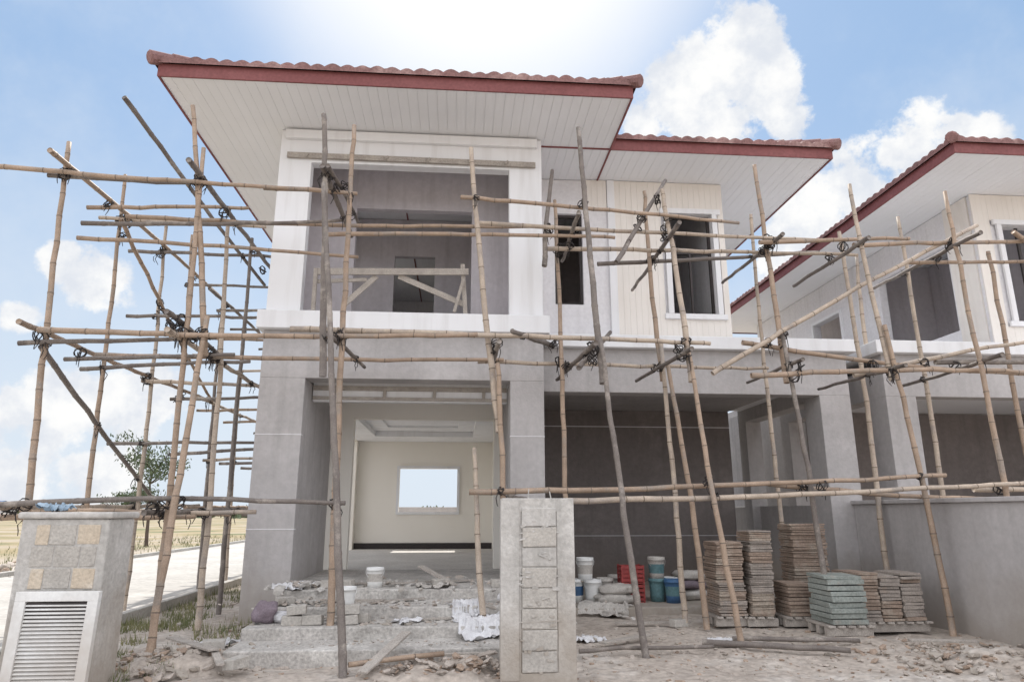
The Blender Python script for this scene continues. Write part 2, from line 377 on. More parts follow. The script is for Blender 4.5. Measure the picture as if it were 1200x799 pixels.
m.build('window_frames',FRAME,H)
soffit(H,-4.47,2.57,9.17,21.3,7.71); soffit(H,2.575,6.64,10.72,20.3,7.71,'soffit_boards_wing')
hiproof(H,-4.50,2.6,9.14,21.4,7.90); hiproof(H,-1.2,6.67,10.69,20.4,7.90)

# balcony temporary timber railing
m=MB(); B=10.46
m.beam((-2.3,B,5.20),(.12,B,5.26),.03,.11); m.beam((-2.3,B,4.55),(-2.3,B,5.25),.06,.06); m.beam((.08,B+.04,4.55),(.02,B+.04,5.4),.07,.05)
m.beam((-1.0,B+.04,5.17),(.06,B+.04,4.72),.03,.09); m.beam((-1.35,B+.04,5.16),(-1.85,B+.04,4.66),.03,.09); m.beam((-2.28,B+.05,5.05),(-1.5,B+.05,5.1),.03,.06)
m.beam((-.1,B-.05,4.56),(.04,B-.05,5.12),.05,.04)
m.build('timber_railing',[WOODG],bevel=.004)

# ------------------------------------------------------------------ neighbour house
K=empty('two_storey_house')
one('garage_columns',GREY,K,[(7.4,7.95,11.2,11.75,-.1,3.45),(7.4,7.75,14.8,15.2,-.1,3.45)])
one('garage_beams',GREY,K,[(7.4,13.8,11.2,11.5,3.45,4.2),(7.4,7.75,11.5,15.2,3.45,4.0)])
one('garage_ceiling',SOFF,K,[(7.75,13.8,11.5,15,3.72,4.0)])
one('garage_roof_slab',WHITE,K,[(7.25,13.8,11.05,11.9,4.2,4.42),(7.25,10.2,11.9,15.3,4.2,4.42)],bevel=.01)
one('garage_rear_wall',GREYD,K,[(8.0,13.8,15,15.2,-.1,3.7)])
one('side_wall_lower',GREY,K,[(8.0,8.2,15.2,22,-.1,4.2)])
one('upper_front_wall',WALLW,K,[(10.2,13.8,11.9,12.1,4.42,ZS)],ops=[(10.7,11.6,11.8,12.2,5.05,7.05)])
one('upper_side_wall',WALLW,K,[(10.2,10.4,12.1,22,4.42,ZS)],ops=[(10.1,10.5,12.75,15.15,5.1,6.95),(10.1,10.5,16.9,18.3,5.95,6.7)])
one('upper_partition',MAUVE,K,[(12.2,12.3,12.1,22,4.42,ZS),(10.4,12.2,16,16.1,4.42,ZS)])
one('end_wall',WALLW,K,[(13.8,14,11.2,22,-.1,ZS)])
one('upper_floor',GREY,K,[(8.2,13.8,15.2,22,4.0,4.42)])
m=MB(); siding(m,10.165,13.8,11.865,4.42,ZS,[(10.6,11.7,4.95,7.15)])
y=12.0
while y<12.65: m.box(10.165,10.197,y,y+.1095,4.42,ZS); y+=.112
m.build('cream_siding_boards',SIDE,K)
m=MB(); winframe(m,10.7,11.6,5.05,7.05,11.87,.1,.06,.07); m.build('window_surround',WHITE,K,bevel=.006)
m=MB(); m.box(10.7,11.6,11.98,12.0,6.3,6.35); m.box(11.12,11.17,11.98,12.02,5.05,7.05); m.build('window_frames',FRAME,K)
m=MB()
for a,b_,z0,z1 in((16.9,18.3,5.95,6.7),):
    m.box(10.15,10.2,a-.08,b_+.08,z1,z1+.08); m.box(10.15,10.2,a-.08,b_+.08,z0-.08,z0); m.box(10.153,10.2,a-.08,a,z0,z1); m.box(10.153,10.2,b_,b_+.08,z0,z1)
m.build('side_window_trim',WHITE,K)
soffit(K,8.73,16.2,10.33,22.9,7.71); hiproof(K,8.7,16.3,10.3,23,7.90)

# ------------------------------------------------------------------ boundary walls, pillars
W=MB(); W.solid((6.58,6.72,6.301,11.19,-.2,1.62)); W.solid((6.58,6.72,11.76,21,-.2,1.62)); W.solid((6.53,6.77,6.301,11.19,1.62,1.68))
W.solid((6.5,6.8,6.0,6.3,-.2,1.75))
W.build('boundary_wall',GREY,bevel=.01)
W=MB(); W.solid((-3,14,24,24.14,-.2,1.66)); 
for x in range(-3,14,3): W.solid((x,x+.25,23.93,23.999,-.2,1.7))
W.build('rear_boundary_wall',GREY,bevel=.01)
P1=empty('gate_pillar')
m=MB(); m.solid((.44,1.14,6.8,7.15,-.2,1.63),[(.62,.97,6.7,6.812,.06,1.5)]); m.build('concrete_frame',CONC,P1,bevel=.02)
m=MB(); z=.07
while z<1.46:
    m.obox((.795+R(-.006,.006),6.835,z+.087),(.33,.07+R(0,.022),.176),(R(-.01,.01),R(-.01,.01),0),1 if random.random()<.25 else 0,.004); z+=.185
m.build('infill_blocks',[BLOCKG,CONC],P1,bevel=.008)
m=MB(); m.box(.44-.012,.60,6.785,6.799,.0,1.61)
m.tube([(.70,6.9,1.6),(.71,6.9,1.72)],[.006,.006],6); m.tube([(.95,7.0,1.6),(.93,7.0,1.70)],[.006,.006],6)
for z in(.5,.9,1.3): m.beam((.60,6.80,z),(.99,6.80,z+.01),.015,.012)
for k in range(34): 
    m.obox((R(.6,.98),6.797,R(.05,1.55)),(R(.02,.08),.02,R(.01,.03)),(0,R(-.5,.5),0),0,.006)
m.build('plaster_edge_and_mortar',CONC,P1)
P2=empty('gate_pillar')
m=MB(); m.solid((-3.94,-3.17,6.75,7.26,-.2,1.44)); m.solid((-3.97,-3.14,6.72,7.29,1.44,1.5)); m.build('concrete_body',CONC,P2,bevel=.02)
m=MB()
for r_,zz in enumerate((1.22,1.03,.84)):
    x=-3.82+(.0 if r_%2 else .02)
    for w in((.2,.22,.14) if r_%2 else (.12,.23,.2)):
        m.obox((x+w/2,6.768,zz+.08),(w-.008,.05,.172),(0,R(-.012,.012),0),(r_+int(w*100))%2,.004); x+=w+.006
m.build('exposed_blocks',[BLOCK,BLOCKG],P2,bevel=.005)
# louvre panel leaning on left pillar
m=MB(); X0,X1=-3.83,-3.13
fr=[(X0,X1,.0,.08),(X0,X1,.74,.82),(X0,X0+.09,.08,.74),(X1-.09,X1,.08,.74)]
for a,b_,c_,d_ in fr: m.quadbox([(a,6.60+c_*.06,c_),(b_,6.60+c_*.06,c_),(b_,6.66+c_*.06,c_),(a,6.66+c_*.06,c_),(a,6.60+d_*.06,d_),(b_,6.60+d_*.06,d_),(b_,6.66+d_*.06,d_),(a,6.66+d_*.06,d_)],0)
z=.105
while z<.73: m.obox(((X0+X1)/2,6.63+z*.06,z),(X1-X0-.18,.045,.007),(math.radians(38),R(-.003,.003),0),0); z+=.032
m.box(X0+.09,X1-.09,6.665,6.70,.09,.73,1)
m.build('louvre_panel',[PANEL,FRAME],bevel=.004)

# ------------------------------------------------------------------ bamboo scaffold
poles=[]
def pole(m,a,b,r0=.044,r1=.032,kind=None,bend=.03,n=8):
    k_=R(.78,.95); r0*=k_; r1*=k_
    a=Vector(a); b=Vector(b); L=(b-a).length; d=(b-a)/L
    up=Vector((0,0,1)) if abs(d.z)<.8 else Vector((1,0,0)); x=d.cross(up).normalized(); y=d.cross(x)
    if kind is None: kind=random.choice([0,0,1,2,2])
    pts=[];rad=[];mis=[]; bx,by=R(-1,1)*bend,R(-1,1)*bend
    def P(s_): t=s_/L; return a+d*s_+(x*bx+y*by)*math.sin(math.pi*t)*min(1,L/4)
    s_=0; pts.append(P(0)); rad.append(r0); mis.append(kind); nxt=R(.1,.3)
    while nxt<L-.05:
        t=nxt/L; r=r0+(r1-r0)*t; wob=(x*R(-1,1)+y*R(-1,1))*.010
        nk=3 if kind!=2 else 2
        for o,k,mi in((-.03,.99,kind),(-.008,1.08,nk),(.006,1.06,kind),(.03,.97,kind)):
            pts.append(P(nxt+o)+wob); rad.append(r*k); mis.append(mi)
        nxt+=R(.22,.48)
    pts.append(P(L)); rad.append(r1); mis.append(kind)
    m.tube(pts,rad,n,kind,mis); poles.append((a,b,(r0+r1)/2))
def lash(m,c,r,dirs):
    c=Vector(c)
    for w in range(3):
        ax=Vector((R(-1,1),R(-.5,.5),R(-1,1))).normalized(); u=ax.orthogonal().normalized(); v=ax.cross(u)
        pts=[tuple(c+(u*math.cos(t*math.pi/5)+v*math.sin(t*math.pi/5))*(r*R(.85,1.05))) for t in range(11)]
        m.tube(pts,[.008]*11,5,0,cap=False)
    for w in range(random.choice([0,1,2,2])):
        q=c+Vector((R(-.04,.04),-.04,0)); pts=[tuple(q)]; dx=R(-.06,.06)
        for k in range(4): q=q+Vector((dx*R(.2,1)*(1 if k<2 else -.6),R(-.015,.01),-R(.02,.07))); pts.append(tuple(q))
        m.tube(pts,[.007,.007,.006,.006,.004],5)
def autolash(m,pl,lim=.27,prob=.85):
    n=0
    for i in range(len(pl)):
        for j in range(i):
            a,b_,r=pl[i]; c_,d_,r2=pl[j]; u=b_-a; v=d_-c_; w=a-c_
            A=u.dot(u);Bq=u.dot(v);C=v.dot(v);D_=u.dot(w);E=v.dot(w); den=A*C-Bq*Bq
            if den<.05*A*C: continue
            s_=(Bq*E-C*D_)/den; t=(A*E-Bq*D_)/den
            if not(0<=s_<=1 and 0<=t<=1): continue
            p_=a+u*s_; q_=c_+v*t
            if (p_-q_).length<lim and random.random()<prob:
                lash(m,(p_+q_)/2,min(.08,max(.05,(p_-q_).length/2+.025)),None); n+=1
    return n
S=empty('bamboo_scaffold'); m=MB()
V=[((-1.03,7.1,-.1),(-1.83,8.4,5.7),2),((-1.66,8.35,3.1),(-1.92,8.5,6.78),2),((-1.41,8.45,.1),(-1.57,8.9,6.87),0),
((.58,8.6,.1),(.50,8.8,3.4),0),((.53,8.85,2.5),(.11,9.0,6.65),1),((.34,8.55,.1),(.21,9.0,2.31),1),
((2.07,7.83,-.05),(1.82,8.5,3.7),2),((1.85,8.55,3.1),(1.70,9.0,7.05),2),((1.49,9.5,.05),(1.46,9.9,6.3),0),((1.23,9.5,5.04),(1.43,9.9,6.82),2),
((3.32,8.26,-.05),(3.08,8.8,3.8),0),((3.13,8.85,3.2),(3.05,9.4,6.3),1),((3.09,9.61,0),(3.03,9.8,4.0),1),((3.04,9.85,3.4),(3.01,10.2,6.66),0),
((3.31,9.39,0),(3.05,9.6,3.6),0),((4.81,9.01,0),(4.69,9.3,4.0),2),((4.71,9.35,3.3),(4.75,9.8,7.0),0),((5.19,10.8,.05),(5.04,10.7,6.55),1),
((6.37,10.2,-.05),(6.55,10.6,6.23),1),((6.35,8.89,-.05),(6.07,9.0,4.1),0),((6.10,9.05,3.3),(5.95,9.2,6.4),1)]
for a,b_,k in V: pole(m,a,b_,.05,.036,k,.06)
# side row along the road, outer and inner posts
for i,(y,k,xo) in enumerate([(8.6,0,-5.05),(10.2,0,-5.12),(11.6,1,-5.1),(13.1,0,-5.15),(14.8,2,-5.1),(16.6,1,-5.15),(18.5,0,-5.1),(20.3,1,-5.1)]):
    pole(m,(xo+R(-.05,.05)+(.15 if i==0 else 0),y,0),(xo-R(.1,.3),y+.15,R(6.3,7.0)),.05,.034,k,.05)
for i,(y,k) in enumerate([(8.6,0),(9.9,1),(11.3,2),(12.9,0),(14.6,1),(16.4,0),(18.4,2),(20.2,1)]):
    pole(m,(-3.42+R(-.1,.1)-.02*i,y,0),(-3.45-R(0,.2),y+.1,R(5.6,6.9)),.05,.034,k,.05)
pole(m,(-3.15,7.9,-.05),(-3.2,8.6,3.9),.05,.04,0); pole(m,(-3.2,8.65,3.4),(-3.75,8.7,6.95),.045,.032,0)
for z in(1.55,3.68,5.92):
    pole(m,(-5.2,8.2,z),(-5.18,14.6,z+.08),.042,.032); pole(m,(-5.15,13.8,z+.03),(-5.15,20.8,z+.05),.042,.032)
    pole(m,(-3.5,8.2,z-.06),(-3.55,14.6,z-.02),.042,.032); pole(m,(-3.55,13.8,z-.05),(-3.55,20.8,z),.042,.032)
for z in(1.5,2.6,3.6,4.75,5.85):
    for y in(8.6,9.6,10.2,11.6,13.1,14.8,16.6,18.5,20.3):
        if z in(2.6,4.75) and y in(8.6,9.6,10.2): continue
        pole(m,(-5.45+R(-.3,.2),y+R(-.05,.1),z+R(-.1,.06)),(-3.15+R(-.1,.12),y+R(0,.2),z+R(-.06,.1)),.038,.03)
pole(m,(-4.62,8.6,6.97),(-3.67,12.5,5.62),.042,.034,2)
pole(m,(-5.2,8.7,3.5),(-5.1,12.5,1.6),.04,.032); pole(m,(-5.15,10,5.8),(-5.1,14.5,3.7),.04,.032)
Hz=[((-6.14,8.6,5.87),(-2.28,8.7,5.75),0),((-2.7,8.75,5.78),(-1.45,8.8,5.76),0),((-.03,9.0,5.86),(4.18,9.3,5.74),0),((-4.87,9.6,5.66),(1.42,9.7,5.76),0),
((-5.3,9.3,5.41),(-1.7,9.4,5.63),2),((-5.27,9.2,5.15),(-1.48,9.4,5.06),0),((-1.89,9.2,5.31),(2.26,9.3,5.44),0),((.23,9.3,5.6),(5.8,9.6,5.64),1),((1.27,9.6,5.35),(6.38,9.9,5.52),1),
((2.16,10.1,5.32),(5.97,10.3,5.72),2),((4.52,9.4,5.48),(7.08,9.6,5.71),0),
((-5.15,8.5,3.66),(.23,8.6,3.74),0),((-2.21,8.8,3.81),(3.44,8.9,3.75),1),((-5.06,9.7,3.62),(.65,9.8,3.67),0),((.27,9.9,3.66),(4.76,10,3.65),1),
((4.12,9.4,3.9),(8.92,9.5,3.5),0),((4.03,9.0,3.33),(8.64,9.2,3.49),0),((3.56,9.2,3.39),(8.1,9.4,5.88),1),((5.88,9.6,3.48),(8.95,9.4,4.07),1),
((-5.35,8.4,1.58),(-1.31,8.4,1.60),2),((-5.88,9.6,1.44),(-2.66,9.6,1.5),1),((.15,8.7,1.74),(6.58,8.9,1.98),0),((1.31,8.4,1.63),(7.72,8.8,1.89),1),((4.32,9.4,1.88),(8.22,9.2,1.66),0)]
for a,b_,k in Hz: pole(m,a,b_,.043,.032,k,.06)
# putlogs (short members to the building) 
for x,y0,y1,z in [(-1.75,8.2,10.3,5.85),(1.6,8.6,10.4,5.5),(3.05,8.7,11.6,5.45),(4.75,9.1,11.6,5.5),(5.95,8.9,11,5.4),(-1.6,8.2,10.4,3.6),(.5,8.4,10.4,3.6),(1.7,8.2,10.9,3.55),(3.0,8.4,10.9,3.55),(4.75,8.9,10.9,3.55),(6.1,8.7,11,3.45),(.9,8.3,10.3,1.62),(4.8,8.8,11,1.75)]:
    pole(m,(x,y0,z),(x+R(-.15,.15),y1,z+R(-.05,.12)),.038,.03,2)
for a,b_ in [((2.17,8.9,4.9),(3.28,9.9,6.72)),((1.53,8.5,3.29),(2.28,9.9,4.15)),((-3.62,8.4,3.9),(-3.48,9.9,3.71)),((-1.84,8.3,5.9),(-1.68,9.9,5.58)),((1.36,9.9,3.93),(.67,8.5,3.77))]:
    pole(m,a,b_,.045,.036,2)
m.build('bamboo_poles',BAM+[BNODE],S,smooth=True)
mainp=list(poles); m=MB(); nl=autolash(m,mainp); m.build('rope_lashings',ROPE,S,smooth=True)
poles.clear()
S2=empty('bamboo_scaffold'); m=MB()
for a,b_,k in [((7.44,10.2,0),(7.67,10.6,6.55),1),((7.40,8.8,0),(7.49,9.2,6.34),0),((8.58,9.8,0),(8.73,10,5.7),0),((9.4,9.2,0),(9.5,9.3,6.5),1),((10.6,9.2,0),(10.5,9.3,6.5),0),((8.0,12.5,4.42),(8.1,12.6,6.6),1)]:
    pole(m,a,b_,.048,.034,k,.05)
for a,b_ in [((5.95,9.3,5.44),(9.6,9.3,5.62)),((7.0,9.6,5.3),(11,9.7,5.5)),((7.2,9.6,3.7),(11,9.6,3.75)),((7.1,9.1,1.8),(11,9.3,1.75)),((7.45,8.6,5.4),(7.6,11.5,5.5)),((7.45,8.6,3.6),(7.6,11,3.6)),((8.5,9.2,5.7),(9.9,9.6,5.0)),((8.9,9.4,4.8),(11,9.6,5.3))]:
    pole(m,a,b_,.042,.032)
m.build('bamboo_poles',BAM+[BNODE],S2,smooth=True)
m2=MB(); autolash(m2,list(poles)); m2.build('rope_lashings',ROPE,S2,smooth=True)

# ------------------------------------------------------------------ site materials and debris
def tilestack(name,x0,x1,y0,y1,z0,h,th,mats,cols=1,lean=.0):
    e=empty(name); m=MB(); w=(x1-x0)/cols
    for c_ in range(cols):
        z=z0; hh=h*R(.86,1.0); ox=oy=0; run=0; mi=0
        while z<z0+hh:
            t=th*R(.75,1.2); ox+=R(-.006,.006)+lean*t; oy+=R(-.005,.005)
            if run<=0: mi=random.choice(range(len(mats))); run=random.randint(1,6)
            run-=1; k=R(.9,.985)
            m.obox((x0+w*(c_+.5)+ox+R(-.01,.01),(y0+y1)/2+oy+R(-.015,.015),z+t/2),(w*k,(y1-y0)*R(.93,1),t*.86),(R(-.014,.014),R(-.014,.014),R(-.04,.04)),mi,.004); z+=t
        if cols>1 or th>.055:
            m.obox((x0+w*(c_+.5)+R(-.02,.02),(y0+y1)/2,z+th*.4),(w*.96,(y1-y0)*.96,th*.7),(R(-.02,.02),R(-.02,.02),R(-.1,.1)),mi,.004)
    m.build('slabs',mats,e,bevel=.003)
    m=MB()
    for yy in(y0+.03,(y0+y1)/2-.04,y1-.11): m.box(x0-.05,x1+.05,yy,yy+.08,z0-.13,z0-.03)
    k=x0-.05
    while k<x1: m.box(k,k+.09,y0-.02,y1+.02,z0-.028,z0-.003); k+=.13
    m.build('timber_pallet',WOODG,e,bevel=.003)
    return e
tilestack('roof_tile_stack',3.58,3.98,9.6,10.1,.13,1.05,.032,[PAVS,PAVB],lean=-.02); tilestack('roof_tile_stack',4.0,4.33,9.55,10.0,.13,1.25,.03,[PAVS,PAVS,PAVB],lean=.03)
tilestack('roof_tile_stack',4.95,5.5,10.15,10.6,.13,1.28,.032,[PAVS,PAVB,PAVB],lean=-.02); tilestack('roof_tile_stack',4.5,4.85,9.5,9.95,.13,.42,.045,[PAVB])
tilestack('paver_pallet',4.68,5.18,8.75,9.3,.13,.5,.06,[PAVG,PAVG,PAVG,PAVS]); tilestack('paver_pallet',5.22,6.1,9.0,9.6,.13,.55,.045,[PAVB,PAVS],cols=3)
def bucket(x,y,z,body,h=.36,r=.14,band=None):
    m=MB(); m.lathe((x,y,z),[(0,0),(r*.82,0),(r*.86,h*.3),(r*.93,h*.7),(r*.98,h*.86),(r*1.04,h*.87),(r*1.04,h*.9),(r,h*.9),(r*1.02,h),(r*.95,h),(r*.9,h*.85),(0,h*.82)],20,0,[0,0,1,0,0,0,0,0,0,0,0])
    pts=[(x-r*math.cos(t)*1.05,y-.02-r*.5*math.sin(t),z+h*.85-r*.9*math.sin(t)) for t in [i*math.pi/8 for i in range(9)]]
    m.tube(pts,[.004]*9,5); return m.build('paint_bucket',[body,band or body],smooth=True)
bk=[(1.95,11.6,.09,PLAST,BLUE),(2.2,11.45,.09,PLAST,PLAST),(2.1,11.55,.42,PLAST,SACK),(2.45,11.7,.09,SACK,SACK),(3.3,11.6,.09,TEAL,TEAL),(3.3,11.6,.42,SACK,TEAL),(3.55,11.75,.09,PLAST,SACK),(3.5,11.4,.09,BLUE,TEAL),(3.0,11.9,.09,RED,RED),(1.75,11.3,.09,TEAL,TEAL),(2.75,12.2,.09,SACK,SACK),(1.6,12.2,.09,PLAST,BLUE)]
for x,y,z,b1,b2 in bk: bucket(x,y,z,b1,band=b2)
bucket(-1.32,8.95,.375,PLAST,.24,.12,PLAST); bucket(-1.1,10.0,.5,PLAST,.26,.12,SACK)
# red slatted crates
e=empty('red_plastic_crate'); m=MB()
for zc in(.09,.38):
    x0,x1,y0,y1=2.68,3.05,11.45,11.75
    m.box(x0,x1,y0,y1,zc,zc+.015)
    for k in range(4):
        z=zc+.03+k*.065; m.box(x0,x1,y0,y0+.012,z,z+.045); m.box(x0,x1,y1-.012,y1,z,z+.045); m.box(x0,x0+.012,y0+.012,y1-.012,z,z+.045); m.box(x1-.012,x1,y0+.012,y1-.012,z,z+.045)
    for a in(x0-.004,x1-.022):
        for c_ in(y0-.004,y1-.022): m.box(a,a+.026,c_,c_+.026,zc,zc+.28)
m.build('crate_slats',RED,e)
def cloth(name,cx,cy,fz,w,d,h,mat,seed=0,n=40):
    """crumpled sheet draped over the surface fz(x,y)"""
    m=MB(); ca,sa=math.cos(seed),math.sin(seed)
    for j in range(n+1):
        for i in range(n+1):
            u=i/n-.5; v=j/n-.5; a=1+noise.noise(Vector((u*2.2,v*2.2,seed)))*.9
            px=u*w*a; py=v*d*a; x=cx+px*ca-py*sa; y=cy+px*sa+py*ca
            f=1-abs(noise.noise(Vector((u*3.2+seed,v*3.2,seed))))*3
            f=max(0,f)**1.5*.6+abs(noise.noise(Vector((u*8+seed,v*8,seed))))*.45
            m.v.append((x,y,fz(x,y)+.006+h*f))
    for j in range(n):
        for i in range(n): k=j*(n+1)+i; m.f.append((k,k+1,k+n+2,k+n+1)); m.m.append(0)
    return m.build(name,mat,smooth=True)
def steph(x,y): return .125 if y<8.3 else .25 if y<8.95 else .375 if y<9.7 else .5
cloth('plastic_sheet',.40,8.45,steph,.6,.7,.12,SHEET,2.1); cloth('plastic_sheet',.15,8.9,steph,.5,.4,.09,SHEET,5); cloth('plastic_sheet',-.55,8.6,lambda x,y:.25 if y<8.95 else .375,.35,.25,.06,SHEET,1.1)
cloth('plastic_sheet',-3.78,6.98,lambda x,y:1.5,.22,.2,.10,PALEB,6); cloth('plastic_sheet',-2.15,9.95,lambda x,y:.5,.45,.35,.1,SHEET,4)
cloth('plastic_sheet',2.3,10.9,lambda x,y:.1 if y>10.9 else max(0.0,gh(x,y)),.7,.5,.08,SACK,9); cloth('plastic_sheet',3.2,8.6,gh,.35,.25,.06,SHEET,3.3)
cloth('plastic_sheet',-2.75,8.9,gh,.5,.35,.09,SHEET,7.3); cloth('plastic_sheet',1.6,8.9,gh,.4,.3,.07,SHEET,8.3); cloth('plastic_sheet',-.35,9.9,lambda x,y:.5,.4,.3,.08,SACK,2.7)
def sack(x,y,z,l,w,h,mat,rot,seed):
    m=MB(); nu,nv=28,16
    for j in range(nv+1):
        ph=math.pi*(j/nv-.5)
        for i in range(nu):
            th=2*math.pi*i/nu; sg=lambda a,e_: math.copysign(abs(a)**e_,a)
            cx=sg(math.cos(th),.45)*sg(math.cos(ph),.6)*l/2; cy=sg(math.sin(th),.45)*sg(math.cos(ph),.6)*w/2; cz=sg(math.sin(ph),.8)*h/2
            k=1+noise.noise(Vector((cx*9,cy*9,cz*9+seed)))*.3+noise.noise(Vector((cx*22,cy*22,cz*22+seed)))*.1
            q=Euler((0,0,rot)).to_matrix()@Vector((cx*k,cy*k,cz*k)); m.v.append((x+q.x,y+q.y,z+h/2+q.z*1.0))
    for j in range(nv):
        for i in range(nu): a=j*nu+i; b_=j*nu+(i+1)%nu; m.f.append((a,b_,b_+nu,a+nu)); m.m.append(0)
    m.build('cement_sack',mat,smooth=True)
for a in [(-2.2,8.65,.25,.26,.22,.24,SACKM,.3,1),(2.5,11.3,.09,.6,.38,.16,SACK,.2,2),(2.55,11.34,.24,.55,.36,.15,SACK,-.2,3),(3.95,11.8,.09,.6,.4,.17,SACK,.1,4),(3.9,11.82,.25,.58,.4,.16,SACKM,.3,5),(3.96,11.8,.4,.55,.38,.15,SACK,-.1,6),(4.5,11.9,.09,.6,.4,.2,SACK,.5,8),(-2.0,8.75,.25,.3,.22,.12,SHEET,.9,9),(.75,9.3,.375,.4,.28,.14,SHEET,.4,10)]: sack(*a)
def rubble(name,areas,mats):
    import bmesh
    m=MB(); bm=bmesh.new(); bmesh.ops.create_icosphere(bm,subdivisions=1,radius=1); bv=[v.co.copy() for v in bm.verts]; bf=[[v.index for v in f.verts] for f in bm.faces]; bm.free()
    for (cx,cy,sx_,sy_,n,smin,smax,hp,zb) in areas:
        for _ in range(n):
            x=random.gauss(cx,sx_); y=random.gauss(cy,sy_); s_=smin+(smax-smin)*random.random()**2.8
            d=((x-cx)/(2*sx_+.01))**2+((y-cy)/(2*sy_+.01))**2
            z=(gh(x,y) if zb is None else zb)+max(0,1-d)*hp*R(.3,1)
            sc=Vector((R(.6,1.5),R(.5,1.1),R(.22,.6)))*s_; M=Euler((R(-.5,.5),R(-.5,.5),R(0,6.3))).to_matrix()
            i0=len(m.v)
            for v in bv:
                q=Vector([math.copysign(min(abs(c)*1.45,1),c) for c in v])*R(.75,1.12)
                q=M@Vector((q.x*sc.x,q.y*sc.y,q.z*sc.z)); m.v.append((x+q.x,y+q.y,z+q.z+s_*.15))
            mi=random.choice(range(len(mats)))
            for f in bf: m.f.append(tuple(i0+k for k in f)); m.m.append(mi)
    m.build(name,mats)
def mound(cx,cy,sx_,sy_,h):
    n=60; m=MB()
    for j in range(n+1):
        for i in range(n+1):
            u=(i/n-.5)*2; v=(j/n-.5)*2; x=cx+u*sx_; y=cy+v*sy_; r=max(0,1-(u*u+v*v)); 
            z=gh(x,y)-.02+h*r**.8*(.7+.9*noise.noise(Vector((x*3,y*3,2))))+.05*r*noise.noise(Vector((x*9,y*9,1)))+.02*r*noise.noise(Vector((x*25,y*25,1)))
            m.v.append((x,y,z))
    for j in range(n):
        for i in range(n): k=j*(n+1)+i; m.f.append((k,k+1,k+n+2,k+n+1)); m.m.append(0)
    m.build('earth_mound',gm,smooth=True)
mound(-2.75,7.9,.75,.7,.2); mound(-.1,7.25,.85,.35,.22); mound(6.1,7.3,1.2,.9,.15)
rubble('rubble_pile',[(-2.85,7.9,.4,.4,650,.008,.06,.16,None),(-2.8,7.7,.3,.3,14,.05,.12,.1,None)],[RUB,RUBR,CONC])
rubble('rubble_pile',[(-.05,7.3,.42,.16,600,.006,.05,.17,None),(.3,7.3,.12,.10,40,.02,.09,.2,None)],[RUBR,RUB,RUB])
rubble('rubble_pile',[(5.9,7.4,.8,.5,900,.006,.05,.10,None),(5.8,7.4,.7,.4,30,.04,.10,.06,None)],[RUB,RUBR,CONC])
rubble('scattered_stones',[(1.5,7.6,2.6,.8,1000,.004,.025,0,None),(3.5,8.2,2.2,1.0,1000,.004,.035,0,None),(-2.4,9.4,.5,.9,240,.008,.05,.03,None),(4.8,10.2,.9,.5,180,.008,.05,0,None),(1,5.6,3,.7,300,.004,.02,0,None),(-11.8,16,1.2,3,260,.03,.22,.05,None)],[RUB,RUBR,CONC])
rubble('step_debris',[(-.6,8.0,.9,.10,170,.005,.03,0,.125),(-.5,8.6,.9,.13,220,.005,.045,0,.25),(-.6,9.25,.9,.18,260,.005,.055,0,.375),(-.6,10.3,.8,.4,280,.005,.055,0,.5),(-1.9,9.2,.2,.15,50,.02,.08,.08,.375),(-2.0,10.0,.25,.2,60,.02,.09,.08,.5)],[RUB,STEP,CONC])
m=MB()
for (x,y,z,a) in [(-1.85,8.5,.25,.1),(-1.62,8.52,.25,-.05),(-1.80,8.5,.36,.06),(-1.22,8.5,.25,.2),(-1.1,8.6,.25,-.1),(-1.2,8.52,.36,.12),(-2.1,9.2,.375,.5),(-.2,10.0,.5,.3),(-2.5,7.9,.1,.3),(-2.1,7.35,.03,1.1),(3.0,9.6,.0,.4),(.75,8.1,.125,.6),(-1.7,9.9,.5,.2),(-1.5,10.0,.5,-.3),(.6,9.9,.5,.1)]:
    m.obox((x,y,z+.055),(.22,.13,.10),(R(-.04,.04),R(-.04,.04),a),0,.008)
m.build('loose_concrete_blocks',BLOCKG,bevel=.008)
m=MB()
for a,b_ in [((-.85,7.0,.05),(-.5,7.75,.28)),((-1.9,9.5,.40),(-.9,9.35,.41)),((-.9,10.1,.54),(.2,10.6,.53)),((-2.2,8.75,.28),(-1.0,8.85,.29)),((.0,9.9,.53),(-.5,10.3,.75)),((-.6,7.5,.1),(.4,7.6,.09)),((5.3,8.2,.05),(6.0,8.0,.06)),((-3.2,8.6,.12),(-2.4,7.6,.16)),((2.2,9.9,.02),(3.2,9.7,.05)),((-.8,8.6,.27),(.0,8.75,.27)),((-1.6,10.2,.52),(-.9,10.6,.52)),((1.3,11.2,.12),(1.45,13.0,.9)),((-2.6,8.1,.15),(-2.2,7.2,.1)),((-1.3,9.2,.39),(-.4,9.6,.40)),((1.7,8.4,.03),(2.4,8.9,.03))]:
    m.beam(a,b_,R(.06,.13),.022)
m.build('loose_planks',WOODG,bevel=.003)
m=MB(); pole(m,(2.86,8.3,.04),(4.3,7.7,.04),.04,.03,2); pole(m,(3.3,8.5,.04),(4.7,8.2,.05),.035,.03,2); pole(m,(-1.0,7.15,.09),(-.1,7.4,.13),.03,.03,0); pole(m,(1.35,7.9,.04),(2.9,8.05,.04),.03,.025,2)
m.build('loose_bamboo_poles',BAM+[BNODE],smooth=True)

